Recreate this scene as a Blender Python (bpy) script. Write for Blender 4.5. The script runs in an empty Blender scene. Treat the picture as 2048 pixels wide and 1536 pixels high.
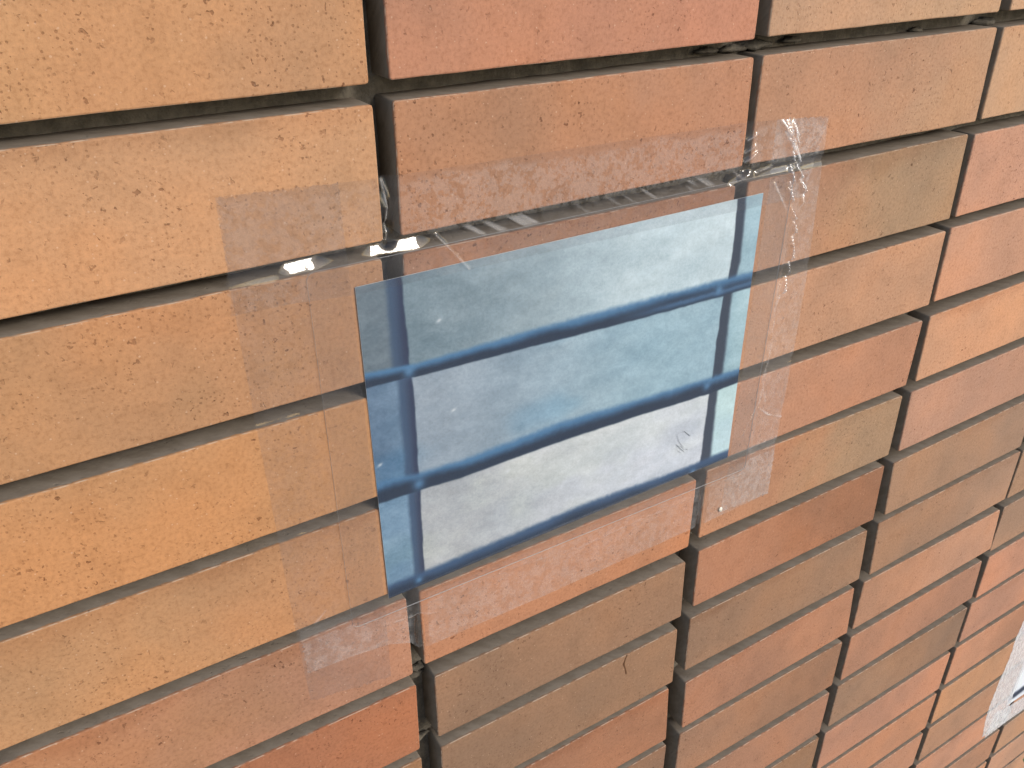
import bpy, bmesh, math, random
import numpy as np
from mathutils import Matrix, Vector

# ------------------------------------------------------------------ camera, sky, sun, exposure
scene = bpy.context.scene
COL = scene.collection
GROUND_DROP = 1.46            # metres from the top of course 0 down to the pavement

# camera solved from the brick corners; "wall space" = x along wall, y down, z into wall
F_PX = 1744.27
RV = np.array([0.4966920287817593, -0.5422828669743925, -0.14505644217816463])
TV = np.array([-0.2573462220752863, -0.13083418111150338, 0.25379106789261857])
def rodrigues(rv):
    th = np.linalg.norm(rv); k = rv/th
    K = np.array([[0, -k[2], k[1]], [k[2], 0, -k[0]], [-k[1], k[0], 0]])
    return np.eye(3)+np.sin(th)*K+(1-np.cos(th))*K@K
RM = rodrigues(RV); CAM = -RM.T@TV
def W(x, y, d=0.0):            # wall space -> world (Y into the wall, Z up)
    return Vector((x, d, GROUND_DROP-y))
def hit(u, v, d=0.0):          # photo pixel -> wall-space x, y on the plane at depth d
    r = RM.T@np.array([(u-1024)/F_PX, (v-768)/F_PX, 1.0])
    q = CAM+r*(d-CAM[2])/r[2]
    return np.array([q[0], q[1]])

cam_data = bpy.data.cameras.new('camera'); cam = bpy.data.objects.new('camera', cam_data)
COL.objects.link(cam); scene.camera = cam
cam_data.sensor_width = 36.0; cam_data.lens = F_PX/2048*36.0
cam_data.clip_start = 0.01; cam_data.clip_end = 500
def wv(v): return Vector((v[0], v[2], -v[1]))
right, down, fwd = wv(RM[0]), wv(RM[1]), wv(RM[2])
mw = Matrix((right, -down, -fwd)).transposed().to_4x4()
mw.translation = W(CAM[0], CAM[1], CAM[2]); cam.matrix_world = mw

SUN_DIR = Vector((0.36, -0.82, 0.45)).normalized()      # towards the sun
el = math.asin(SUN_DIR.z); az = math.atan2(SUN_DIR.x, SUN_DIR.y)
world = bpy.data.worlds.new('World'); scene.world = world; world.use_nodes = True
nt = world.node_tree; nt.nodes.clear()
sky = nt.nodes.new('ShaderNodeTexSky'); sky.sky_type = 'NISHITA'; sky.sun_disc = False
sky.sun_elevation = el; sky.sun_rotation = az; sky.dust_density = 1.8; sky.air_density = 1.0
bg = nt.nodes.new('ShaderNodeBackground'); bg.inputs['Strength'].default_value = 0.13
wo = nt.nodes.new('ShaderNodeOutputWorld')
nt.links.new(sky.outputs[0], bg.inputs[0]); nt.links.new(bg.outputs[0], wo.inputs[0])
sd = bpy.data.lights.new('sun', 'SUN'); sd.energy = 1.5; sd.angle = math.radians(14); sd.color = (1.0, 0.95, 0.88)
sun = bpy.data.objects.new('sun', sd); COL.objects.link(sun)
sun.rotation_euler = SUN_DIR.to_track_quat('Z', 'Y').to_euler(); sun.location = (2, -4, 5)
vs = scene.view_settings
vs.view_transform = 'Standard'; vs.look = 'None'; vs.gamma = 1.0; vs.use_curve_mapping = False
vs.exposure = 0.53
scene.cycles.max_bounces = 6; scene.cycles.diffuse_bounces = 3; scene.cycles.glossy_bounces = 3; scene.cycles.transparent_max_bounces = 16

rng = np.random.default_rng(11); random.seed(11)

# ------------------------------------------------------------------ helpers
def tag(o, label=None, cat=None, group=None, kind=None):
    if label: o['label'] = label
    if cat: o['category'] = cat
    if group: o['group'] = group
    if kind: o['kind'] = kind
    return o
def empty(name, loc):
    o = bpy.data.objects.new(name, None); COL.objects.link(o); o.location = loc
    o.empty_display_size = 0.05; return o
def mesh_obj(name, verts, faces, mats, parent=None, smooth=False, fmat=None):
    me = bpy.data.meshes.new(name); me.from_pydata([tuple(v) for v in verts], [], faces)
    for m in (mats if isinstance(mats, (list, tuple)) else [mats]): me.materials.append(m)
    if smooth: me.polygons.foreach_set('use_smooth', [True]*len(me.polygons))
    if fmat is not None: me.polygons.foreach_set('material_index', fmat)
    me.update()
    o = bpy.data.objects.new(name, me); COL.objects.link(o)
    if parent is not None:
        o.parent = parent; o.matrix_parent_inverse = Matrix.Translation(-parent.location)
    return o
def lin(c):
    c = np.array(c, float)/255
    return np.where(c <= 0.04045, c/12.92, ((c+0.055)/1.055)**2.4)

def vnoise(x, y, seed=0):
    """smooth value noise in [-1,1]"""
    xi = np.floor(x).astype(np.int64); yi = np.floor(y).astype(np.int64)
    fx = x-xi; fy = y-yi; fx = fx*fx*(3-2*fx); fy = fy*fy*(3-2*fy)
    def h(a, b):
        n = (a*374761393+b*668265263+seed*1442695041) & 0xffffffff
        n = ((n ^ (n >> 13))*1274126177) & 0xffffffff
        n = n ^ (n >> 16)
        return (n & 0xffff)/32767.5-1
    a = h(xi, yi); b = h(xi+1, yi); c = h(xi, yi+1); d = h(xi+1, yi+1)
    return (a*(1-fx)+b*fx)*(1-fy)+(c*(1-fx)+d*fx)*fy
def fbm(x, y, seed=0, n=4):
    s = 0; a = 1.0; t = 0
    for i in range(n):
        s = s+a*vnoise(x*2**i, y*2**i, seed+i*17); t += a; a *= 0.5
    return s/t
def sstep(a, b, x):
    t = np.clip((x-a)/(b-a), 0, 1); return t*t*(3-2*t)

class NT:
    def __init__(s, name):
        s.m = bpy.data.materials.new(name); s.m.use_nodes = True; s.t = s.m.node_tree; s.t.nodes.clear()
        s.out = s.n('ShaderNodeOutputMaterial')
    dim = '3D'
    def n(s, kind, **kw):
        o = s.t.nodes.new(kind)
        for k, v in kw.items(): setattr(o, k, v)
        return o
    def l(s, a, b): s.t.links.new(a, b)
    def setin(s, sock, v):
        if hasattr(v, 'is_output') or isinstance(v, bpy.types.NodeSocket): s.l(v, sock)
        else: sock.default_value = v
    def math(s, op, a, b=0.0, c=None, clamp=False):
        o = s.n('ShaderNodeMath', operation=op, use_clamp=clamp)
        s.setin(o.inputs[0], a); s.setin(o.inputs[1], b)
        if c is not None: s.setin(o.inputs[2], c)
        return o.outputs[0]
    def ramp(s, v, a, b, lo=0.0, hi=1.0):
        o = s.n('ShaderNodeMapRange', interpolation_type='SMOOTHSTEP')
        s.setin(o.inputs[0], v); s.setin(o.inputs[1], a); s.setin(o.inputs[2], b)
        o.inputs[3].default_value = lo; o.inputs[4].default_value = hi
        return o.outputs[0]
    def mix(s, f, a, b, mode='MIX'):
        o = s.n('ShaderNodeMix', data_type='RGBA', blend_type=mode, clamp_factor=True)
        s.setin(o.inputs[0], f); s.setin(o.inputs[6], a); s.setin(o.inputs[7], b)
        return o.outputs[2]
    def noise(s, vec, scale, detail=2.0, rough=0.5):
        o = s.n('ShaderNodeTexNoise', noise_dimensions=s.dim); s.l(vec, o.inputs['Vector'])
        o.inputs['Scale'].default_value = scale; o.inputs['Detail'].default_value = detail
        o.inputs['Roughness'].default_value = rough
        return o.outputs[0]
    def voro(s, vec, scale, feature='F1'):
        o = s.n('ShaderNodeTexVoronoi', feature=feature, voronoi_dimensions=s.dim); s.l(vec, o.inputs['Vector'])
        o.inputs['Scale'].default_value = scale
        return o
    def bump(s, h, strength, dist, normal=None):
        o = s.n('ShaderNodeBump'); s.l(h, o.inputs['Height'])
        o.inputs['Strength'].default_value = strength; o.inputs['Distance'].default_value = dist
        if normal is not None: s.l(normal, o.inputs['Normal'])
        return o.outputs[0]

# ------------------------------------------------------------------ materials
def brick_material():
    N = NT('fired_clay_brick')
    tc = N.n('ShaderNodeTexCoord'); oi = N.n('ShaderNodeObjectInfo')
    sep = N.n('ShaderNodeSeparateXYZ'); N.l(tc.outputs['Object'], sep.inputs[0])
    comb = N.n('ShaderNodeCombineXYZ')
    N.l(N.math('ADD', N.math('MULTIPLY_ADD', oi.outputs['Random'], 57.3, sep.outputs[0]), N.math('MULTIPLY', sep.outputs[1], 0.8)), comb.inputs[0])
    N.l(N.math('ADD', N.math('MULTIPLY_ADD', oi.outputs['Random'], 31.7, sep.outputs[2]), N.math('MULTIPLY', sep.outputs[1], 0.9)), comb.inputs[1])
    v = comb.outputs[0]; N.dim = '2D'
    tone = N.n('ShaderNodeAttribute', attribute_type='OBJECT', attribute_name='tone')
    tx = N.math('ADD', sep.outputs[0], N.math('MULTIPLY', N.math('SUBTRACT', N.noise(v, 11.0, 3.0, 0.6), 0.5), 0.22))
    base = N.mix(N.ramp(tx, -0.07, 0.09), oi.outputs['Color'], tone.outputs['Color'])
    # kiln flashing: broad tone drift across the face
    big = N.noise(v, 9.0, 3.0, 0.55)
    c = N.mix(N.ramp(big, 0.42, 0.72, 0.0, 0.75), base, N.mix(1.0, base, (0.80, 0.86, 0.92, 1), 'MULTIPLY'))
    c = N.mix(N.ramp(big, 0.5, 0.28, 0.0, 0.7), c, N.mix(1.0, base, (1.10, 1.02, 0.93, 1), 'MULTIPLY'))
    med = N.noise(v, 55.0, 4.0, 0.6)
    c = N.mix(N.ramp(med, 0.45, 0.75, 0.0, 0.45), c, N.mix(1.0, c, (0.82, 0.80, 0.78, 1), 'MULTIPLY'))
    # redder burnt band along the upper arris, different on each brick
    band = N.ramp(N.math('ADD', sep.outputs[2], N.math('MULTIPLY', N.noise(v, 14.0, 2.0), 0.03)), 0.034, 0.049)
    band = N.math('MULTIPLY', band, N.ramp(N.math('FRACT', N.math('MULTIPLY', oi.outputs['Random'], 13.7)), 0.3, 1.0, 0.0, 0.55))
    c = N.mix(band, c, N.mix(1.0, c, (0.80, 0.68, 0.60, 1), 'MULTIPLY'))
    # grain
    gr = N.noise(v, 430.0, 3.0, 0.7)
    c = N.mix(N.ramp(gr, 0.50, 0.68, 0.0, 0.45), c, N.mix(1.0, c, (0.72, 0.65, 0.58, 1), 'MULTIPLY'))
    c = N.mix(N.ramp(gr, 0.48, 0.32, 0.0, 0.42), c, N.mix(1.0, c, (1.20, 1.17, 1.13, 1), 'MULTIPLY'))
    # iron spots / pin holes, uneven in size, some bricks more than others
    dens = N.ramp(N.noise(v, 16.0, 2.0), 0.35, 0.65)
    def spots(scale, thr_lo, thr_hi, keep, warped=True):
        warp = N.n('ShaderNodeVectorMath', operation='MULTIPLY_ADD')
        nz = N.n('ShaderNodeTexNoise', noise_dimensions='2D'); nz.inputs['Detail'].default_value = 1.0; N.l(v, nz.inputs['Vector']); nz.inputs['Scale'].default_value = scale*1.7
        N.l(nz.outputs['Color'], warp.inputs[0]); warp.inputs[1].default_value = (0.9/scale,)*3; N.l(v, warp.inputs[2])
        vo = N.voro(warp.outputs[0] if warped else v, scale)
        sp = N.n('ShaderNodeSeparateColor'); N.l(vo.outputs['Color'], sp.inputs[0])
        size = N.math('MULTIPLY', sp.outputs[1], thr_hi)
        m = N.math('LESS_THAN', vo.outputs['Distance'], N.math('ADD', size, thr_lo))
        soft = N.ramp(N.math('SUBTRACT', N.math('ADD', size, thr_lo), vo.outputs['Distance']), 0.0, 0.10)
        k = N.math('LESS_THAN', sp.outputs[0], keep)
        return N.math('MULTIPLY', soft, k), sp.outputs[2]
    d1, r1 = spots(210.0, 0.03, 0.22, 0.26)
    d1 = N.math('MULTIPLY', d1, N.math('ADD', N.math('MULTIPLY', dens, 0.6), 0.4))
    d2, r2 = spots(480.0, 0.05, 0.30, 0.30, False)
    d2 = N.math('MULTIPLY', d2, dens)
    l1, r3 = spots(420.0, 0.04, 0.22, 0.08, False)
    c = N.mix(N.math('MULTIPLY', l1, 0.28), c, (0.62, 0.46, 0.34, 1))
    c = N.mix(N.math('MULTIPLY', d2, 0.5), c, N.mix(1.0, c, (0.42, 0.34, 0.30, 1), 'MULTIPLY'))
    c = N.mix(N.math('MULTIPLY', d1, N.math('ADD', N.math('MULTIPLY', r1, 0.55), 0.25)), c, N.mix(1.0, c, (0.30, 0.20, 0.16, 1), 'MULTIPLY'))
    # cement-smeared sides behind a ragged arris
    rag = N.math('ADD', sep.outputs[1], N.math('MULTIPLY', N.math('SUBTRACT', N.noise(v, 160.0, 3.0, 0.6), 0.5), 0.0026))
    side = N.ramp(rag, 0.0007, 0.0021)
    grey = N.mix(N.ramp(N.noise(v, 90.0, 4.0, 0.6), 0.3, 0.7), (0.200, 0.163, 0.124, 1), (0.250, 0.210, 0.165, 1))
    c = N.mix(side, c, grey)
    # pale line along the arris: wear plus the light it catches, painted in
    worn_lit = N.math('MULTIPLY', N.ramp(sep.outputs[1], 0.00015, 0.0004), N.ramp(sep.outputs[1], 0.0010, 0.0006))
    worn_lit = N.math('MULTIPLY', worn_lit, N.ramp(N.noise(v, 120.0, 3.0), 0.40, 0.60, 0.0, 0.5))
    c = N.mix(worn_lit, c, (0.50, 0.42, 0.33, 1))
    h = N.math('ADD', N.math('MULTIPLY', gr, 0.6), N.math('MULTIPLY', N.math('ADD', d1, N.math('MULTIPLY', d2, 0.5)), -1.2))
    h = N.math('ADD', h, N.math('MULTIPLY', med, 0.8))
    b = N.n('ShaderNodeBsdfPrincipled'); N.l(c, b.inputs['Base Color'])
    b.inputs['Roughness'].default_value = 0.82; b.inputs['Specular IOR Level'].default_value = 0.25
    N.l(N.bump(h, 0.55, 0.0006), b.inputs['Normal'])
    N.l(b.outputs[0], N.out.inputs[0]); return N.m

def mortar_material():
    N = NT('grey_mortar'); tc = N.n('ShaderNodeTexCoord'); v = tc.outputs['Object']
    n = N.noise(v, 130.0, 5.0, 0.65)
    c = N.mix(N.ramp(n, 0.3, 0.7), (0.055, 0.047, 0.036, 1), (0.105, 0.091, 0.070, 1))
    b = N.n('ShaderNodeBsdfPrincipled'); N.l(c, b.inputs['Base Color']); b.inputs['Roughness'].default_value = 0.95
    N.l(N.bump(N.noise(v, 450.0, 4.0), 0.8, 0.001), b.inputs['Normal'])
    N.l(b.outputs[0], N.out.inputs[0]); return N.m

def plain(name, col, rough=0.6, spec=0.4, bump=None):
    N = NT(name); tc = N.n('ShaderNodeTexCoord')
    n = N.noise(tc.outputs['Object'], (bump or (40,))[0], 4.0)
    c = N.mix(N.ramp(n, 0.3, 0.7), (*[x*0.85 for x in col], 1), (*[min(1, x*1.12) for x in col], 1))
    b = N.n('ShaderNodeBsdfPrincipled'); N.l(c, b.inputs['Base Color']); b.inputs['Roughness'].default_value = rough
    b.inputs['Specular IOR Level'].default_value = spec
    if bump: N.l(N.bump(n, bump[1], bump[2]), b.inputs['Normal'])
    N.l(b.outputs[0], N.out.inputs[0]); return N.m

def film_material(name, haze=0.05, blotch=0.0, ior=1.5, rough=0.03, lump=0.0, streak=False, sharp=False, painted_glint=False, gain=1.15, tint=(0.955, 0.96, 0.96), hazecol=(0.75, 0.74, 0.74)):
    """clear plastic: mirror-like reflection over see-through, with patchy milky adhesive"""
    N = NT(name); tc = N.n('ShaderNodeTexCoord'); v = tc.outputs['Object']
    geo = N.n('ShaderNodeNewGeometry')
    nrm = None
    if lump > 0:
        nrm = N.bump(N.noise(v, 75.0, 3.0, 0.6), lump, 0.0012)
        nrm = N.bump(N.noise(v, 420.0, 2.0, 0.5), lump*0.35, 0.0003, nrm)
    fr = N.n('ShaderNodeFresnel'); fr.inputs[0].default_value = ior
    if nrm is not None: N.l(nrm, fr.inputs['Normal'])
    front = N.math('SUBTRACT', 1.0, geo.outputs['Backfacing'])
    fac = N.math('MULTIPLY', fr.outputs[0], N.math('MULTIPLY', front, gain), clamp=True)   # outer face + adhesive face
    tr = N.n('ShaderNodeBsdfTransparent'); tr.inputs[0].default_value = (*tint, 1)
    gl = N.n('ShaderNodeBsdfGlossy'); gl.inputs['Roughness'].default_value = rough
    gl.inputs[0].default_value = (1, 1, 1, 1)
    if nrm is not None: N.l(nrm, gl.inputs['Normal'])
    df = N.n('ShaderNodeBsdfDiffuse'); df.inputs[0].default_value = (*hazecol, 1)
    hz = haze
    if blotch > 0:
        if streak:
            mp = N.n('ShaderNodeMapping'); mp.inputs['Rotation'].default_value = (0, 0.25, 0); mp.inputs['Scale'].default_value = (3.2, 1, 0.7); N.l(v, mp.inputs['Vector']); v = mp.outputs[0]
        n1 = N.noise(v, 120.0, 4.0, 0.7); n2 = N.noise(v, 420.0, 3.0, 0.7)
        m = N.ramp(N.math('ADD', N.math('MULTIPLY', n1, 0.6), N.math('MULTIPLY', n2, 0.4)), *((0.465, 0.50) if sharp else (0.42, 0.58)))
        hz = N.math('MULTIPLY_ADD', m, blotch, haze)
    if painted_glint:       # painted per vertex: red = how far the glue has wetted the wall, green = glints and sheen of the folds painted as white haze
        ad = N.n('ShaderNodeVertexColor', layer_name='adhesion_glint'); sp = N.n('ShaderNodeSeparateColor'); N.l(ad.outputs[0], sp.inputs[0])
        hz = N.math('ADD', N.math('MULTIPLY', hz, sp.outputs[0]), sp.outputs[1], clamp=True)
    hz = N.math('MULTIPLY', hz, front)
    m1 = N.n('ShaderNodeMixShader'); N.setin(m1.inputs[0], hz); N.l(tr.outputs[0], m1.inputs[1]); N.l(df.outputs[0], m1.inputs[2])
    m2 = N.n('ShaderNodeMixShader'); N.l(fac, m2.inputs[0]); N.l(m1.outputs[0], m2.inputs[1]); N.l(gl.outputs[0], m2.inputs[2])
    N.l(m2.outputs[0], N.out.inputs[0]); return N.m

def edge_material(name, amount):
    N = NT(name)
    tr = N.n('ShaderNodeBsdfTransparent'); df = N.n('ShaderNodeBsdfPrincipled')
    df.inputs['Base Color'].default_value = (0.75, 0.72, 0.68, 1); df.inputs['Roughness'].default_value = 0.2
    m = N.n('ShaderNodeMixShader'); m.inputs[0].default_value = amount
    N.l(tr.outputs[0], m.inputs[1]); N.l(df.outputs[0], m.inputs[2]); N.l(m.outputs[0], N.out.inputs[0]); return N.m

def print_material(name, vivid=1.0):
    N = NT(name); tc = N.n('ShaderNodeTexCoord'); v = tc.outputs['Object']
    at = N.n('ShaderNodeVertexColor', layer_name='ink')
    mp = N.n('ShaderNodeMapping'); mp.inputs['Scale'].default_value = (900, 1, 60); N.l(v, mp.inputs['Vector'])
    w = N.noise(mp.outputs[0], 1.0, 3.0, 0.6)
    g = N.noise(v, 900.0, 3.0, 0.6)
    c = N.mix(N.ramp(w, 0.35, 0.65, 0.0, 0.10), at.outputs[0], N.mix(1.0, at.outputs[0], (0.75, 0.78, 0.8, 1), 'MULTIPLY'))
    c = N.mix(N.ramp(g, 0.4, 0.68, 0.0, 0.30), c, N.mix(1.0, c, (0.72, 0.75, 0.78, 1), 'MULTIPLY'))
    b = N.n('ShaderNodeBsdfPrincipled'); N.l(c, b.inputs['Base Color']); b.inputs['Roughness'].default_value = 0.55
    b.inputs['Specular IOR Level'].default_value = 0.2
    N.l(b.outputs[0], N.out.inputs[0]); return N.m

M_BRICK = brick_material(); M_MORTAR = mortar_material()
M_CORE = plain('concrete_core', (0.3, 0.29, 0.27), 0.9, 0.2)
M_TAPE = film_material('clear_packing_tape', painted_glint=True, haze=0.004, blotch=0.075, tint=(0.93, 0.93, 0.935), rough=0.04, lump=0.10, sharp=True)
M_TAPE2 = film_material('clear_packing_tape_smooth', painted_glint=True, haze=0.040, blotch=0.08, rough=0.08, lump=0.10)
M_TAPE3 = film_material('clear_packing_tape_thin', painted_glint=True, haze=0.006, blotch=0.022, rough=0.05, lump=0.10, tint=(0.925, 0.925, 0.93))
M_POUCH = film_material('clear_laminating_film', haze=0.012, rough=0.05, lump=0.04)
M_HAZY = film_material('milky_crinkled_tape', haze=0.42, blotch=0.30, rough=0.15, lump=0.5, streak=True, hazecol=(0.76, 0.79, 0.84))
M_EDGE = edge_material('cut_film_edge', 0.55); M_TEDGE = edge_material('cut_tape_edge', 0.03)
M_PAPER = plain('white_paper', (0.82, 0.82, 0.80), 0.7, 0.2)
M_PRINT = print_material('blue_inkjet_print')

# ------------------------------------------------------------------ ground
def pavement_material():
    N = NT('pale_concrete_paving'); tc = N.n('ShaderNodeTexCoord'); v = tc.outputs['Object']
    n = N.noise(v, 3.0, 6.0, 0.6); g = N.noise(v, 120.0, 4.0, 0.7)
    c = N.mix(N.ramp(n, 0.3, 0.7), (0.30, 0.29, 0.275, 1), (0.40, 0.39, 0.37, 1))
    c = N.mix(N.ramp(g, 0.4, 0.7, 0.0, 0.4), c, (0.20, 0.19, 0.18, 1))
    b = N.n('ShaderNodeBsdfPrincipled'); N.l(c, b.inputs['Base Color']); b.inputs['Roughness'].default_value = 0.9
    N.l(N.bump(g, 0.4, 0.002), b.inputs['Normal']); N.l(b.outputs[0], N.out.inputs[0]); return N.m
g = mesh_obj('pavement', [(-200, -200, 0), (200, -200, 0), (200, 200, 0), (-200, 200, 0)], [(0, 1, 2, 3)], pavement_material())
tag(g, 'pale concrete pavement at the foot of the brick wall', kind='structure')

# ------------------------------------------------------------------ the brick wall
BW, BH, JW, JH = 0.227, 0.06384772, 0.0110949, 0.01008391
PX, PY = BW+JW, BH+JH
C0, C1, R0, R1 = -2, 7, -7, 19
RECESS = 0.021
wall = empty('brick_wall', W((C0+C1+1)*PX/2, GROUND_DROP, 0.1))
tag(wall, 'stack-bonded wall of tan and terracotta bricks with deep raked joints', 'wall')

# corners read off the photograph: course, column, corner, pixel
MEAS = """1 0 BR 767.6 482.4;0 0 BR 739.6 168.6;1 0 TR 746.4 208.6;0 1 BL 779.6 161.7;1 1 TL 786.5 203;1 1 BL 803.5 472.6;1 1 BR 1486 334
1 1 TR 1509.7 114.3;0 1 BR 1510.4 79.2;0 2 BL 1536 74.4;1 2 TL 1528 111;0 2 BR 1998 24;1 2 TR 1996 54.6;1 2 BR 1952 244;2 2 TR 1937.5 268
1 3 BL 1962 239;2 3 TL 1951.5 269.5;2 2 BR 1899 438;3 2 TR 1893 462;2 3 BL 1911 435;3 3 TL 1903.4 457;3 2 BR 1858.4 610.4;3 3 BL 1867 605
4 2 TR 1846.4 641;4 3 TL 1861.8 634;4 2 BR 1812 770.7;4 3 BL 1831 764.6;5 2 TR 1806 791;5 3 TL 1823.6 786;5 2 BR 1777 910.6;5 3 BL 1797 904
6 2 TR 1770 931;6 3 TL 1788 927.7;5 0 TR 813 1196;5 0 BR 827 1348;6 0 TR 833 1370;6 0 BR 840.6 1498;5 1 TL 838.7 1186;5 1 BL 849.6 1330.5
6 1 TL 868.8 1354.8;6 1 BL 876.6 1475;7 1 TL 881.6 1496.5;5 1 BR 1377.7 1094;6 1 TR 1372 1123.5;6 1 BR 1362 1233;7 1 TR 1355.5 1258
7 1 BR 1345.3 1363.7;8 1 TR 1338.7 1377;8 1 BR 1332.8 1479;5 2 BL 1397 1077;6 2 TL 1398 1104;6 2 BL 1385.5 1215;7 2 TL 1380.5 1238.7
7 2 BL 1369 1342;8 2 TL 1372 1367.6;8 2 BL 1364 1457.5;9 2 TL 1360 1471;6 2 BR 1746.5 1039.5;7 2 TR 1736 1060;7 2 BR 1718 1158.7
8 2 TR 1710 1176;8 2 BR 1694.5 1266;9 2 TR 1686 1283.7;6 3 BL 1768.7 1031.7;7 3 TL 1758 1048.5;7 3 BL 1738.7 1151;8 3 TL 1729 1166.5
9 3 TL 1702.7 1276;7 3 BR 2010 998.5;8 3 TR 2001.5 1020;8 3 BR 1982 1098;9 3 TR 1965 1121.5;9 3 BR 1943.8 1196;10 3 TR 1936 1215
8 4 TL 2010 1016;9 4 TL 1979 1115.7"""
LEFT_Y = {(0, 'B'): 249, (1, 'T'): 301, (1, 'B'): 642, (2, 'T'): 677, (2, 'B'): 973, (3, 'T'): 1009, (3, 'B'): 1258.6, (4, 'T'): 1287, (4, 'B'): 1504, (5, 'T'): 1533}
def nominal(r, c, k):
    return np.array([c*PX+(BW if k[1] == 'R' else 0), r*PY+(BH if k[0] == 'B' else 0)])
OFF = {}
for item in MEAS.replace('\n', ';').split(';'):
    r, c, k, u, v = item.split(); r, c = int(r), int(c)
    OFF[(r, c, k)] = hit(float(u), float(v))-nominal(r, c, k)
for (r, tb), yy in LEFT_Y.items():
    y_at0 = hit(0, yy)[1]; o = np.array([0.0, y_at0-nominal(r, 0, tb+'L')[1]])
    OFF[(r, 0, tb+'L')] = o
for (r, tb) in LEFT_Y:                       # right ends of the left column where the print hides them
    if (r, 0, tb+'R') not in OFF: OFF[(r, 0, tb+'R')] = np.array([0.0, OFF[(r, 0, tb+'L')][1]*0.5])

COLOR = {  # how each brick shows in the photograph
 (-1,0):(205,155,110),(0,0):(211,161,114),(1,0):(220,162,114),(2,0):(205,150,102),(3,0):(213,152,99),(4,0):(206,152,104),(5,0):(190,134,97),(6,0):(181,112,78),(7,0):(172,128,92),
 (-1,1):(200,135,105),(0,1):(205,140,109),(1,1):(193,137,102),(2,1):(186,130,98),(3,1):(188,130,104),(4,1):(190,140,112),(5,1):(203,137,100),(6,1):(162,123,95),(7,1):(158,121,94),(8,1):(180,122,92),(9,1):(163,120,92),
 (-1,2):(212,160,128),(0,2):(211,165,130),(1,2):(205,149,115),(2,2):(203,146,111),(3,2):(211,156,121),(4,2):(218,153,118),(5,2):(205,144,107),(6,2):(187,130,101),(7,2):(163,125,98),(8,2):(183,128,100),(9,2):(172,127,100),(10,2):(182,130,103),(11,2):(163,125,96),
 (-1,3):(214,172,138),(0,3):(216,176,142),(1,3):(213,170,134),(2,3):(219,160,131),(3,3):(223,163,131),(4,3):(225,166,128),(5,3):(211,157,130),(6,3):(180,140,111),(7,3):(172,133,106),(8,3):(203,146,113),(9,3):(196,138,108),(10,3):(171,133,106),(11,3):(200,142,115),(12,3):(202,142,110),(13,3):(196,142,114),(14,3):(190,138,110),
 (5,4):(205,155,128),(6,4):(200,150,122),(7,4):(180,142,113),(8,4):(182,143,116),(9,4):(216,152,122),(10,4):(206,148,121),(11,4):(218,154,120),(12,4):(214,156,114),(13,4):(190,143,113),(14,4):(207,150,122),(15,4):(196,146,118),(16,4):(214,156,120),
 (13,5):(208,152,120),(14,5):(205,155,128),(15,5):(198,155,125),(16,5):(212,162,134),(17,5):(208,160,130)}
TONE = {(1, 2): (200, 158, 125), (2, 2): (182, 148, 115), (5, 2): (182, 147, 114), (0, 0): (206, 152, 108), (4, 0): (208, 148, 100), (5, 0): (198, 138, 108), (0, 1): (213, 143, 114), (1, 1): (196, 140, 110), (0, 2): (208, 168, 132), (7, 2): (166, 129, 102), (2, 0): (203, 146, 102), (8, 3): (210, 156, 126), (3, 2): (214, 160, 124)}
PAL = [(205,150,115),(214,156,122),(170,130,100),(196,140,108),(210,160,130),(185,128,98),(200,148,120),(162,125,96)]
KLIGHT = np.array([1.55, 1.53, 1.54])      # display value of a white card on this wall

def mute(c):
    c = np.array(c, float); m = np.array([196, 144, 110.0])
    c = c*0.82+m*0.18; g = c@np.array([0.3, 0.59, 0.11])
    return c*0.90+g*0.10
def brick_mesh(quad, seed):
    """front outline follows the quad, arris rounded and slightly wavy, body runs back into the wall"""
    TL, TR, BR, BL = quad
    ctr = (TL+TR+BR+BL)/4
    rc = 0.0016
    pts = []
    def corner(P, A, B):
        a = (A-P)/np.linalg.norm(A-P); b = (B-P)/np.linalg.norm(B-P)
        p0 = P+a*rc; p1 = P+b*rc
        return [p0, P+(a+b)*rc*0.29, p1]
    Q = [TL, TR, BR, BL]; nseg = [14, 5, 14, 5]
    for i in range(4):
        P, A, B = Q[i], Q[i-1], Q[(i+1) % 4]
        cs = corner(P, A, B); pts += cs
        nx = corner(B, P, Q[(i+2) % 4])[0]
        for s in range(1, nseg[i]): pts.append(cs[-1]+(nx-cs[-1])*s/nseg[i])
    pts = np.array(pts); n = len(pts)
    d = pts-ctr; sgn = np.sign(d)
    wob = fbm(pts[:, 0]*60+seed*3.1, pts[:, 1]*60, seed, 3)*0.00032
    nrm = np.zeros_like(pts)
    tang = np.roll(pts, -1, 0)-np.roll(pts, 1, 0); nrm[:, 0] = tang[:, 1]; nrm[:, 1] = -tang[:, 0]
    nrm /= np.linalg.norm(nrm, axis=1)[:, None]+1e-12
    pts = pts+nrm*wob[:, None]
    rings = [(0.0011, 0.0), (0.0005, 0.00018), (0.00015, 0.0006), (0.0, 0.0014), (0.0002, 0.045)]
    V = []
    for ins, dep in rings:
        q = pts-nrm*ins
        extra = fbm(pts[:, 0]*200+9, pts[:, 1]*200, seed+5, 2)*0.00012 if dep < 0.001 else 0
        for k in range(n):
            e = extra[k] if dep < 0.001 and dep > 0 else 0
            V.append((q[k, 0]-ctr[0], dep+e, -(q[k, 1]-ctr[1])))
    Fc = [tuple(range(n))]
    for j in range(len(rings)-1):
        for k in range(n):
            a, b = j*n+k, j*n+(k+1) % n
            Fc.append((a, a+n, b+n, b))
    Fc.append(tuple(reversed(range((len(rings)-1)*n, len(rings)*n))))
    return V, Fc, ctr

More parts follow.
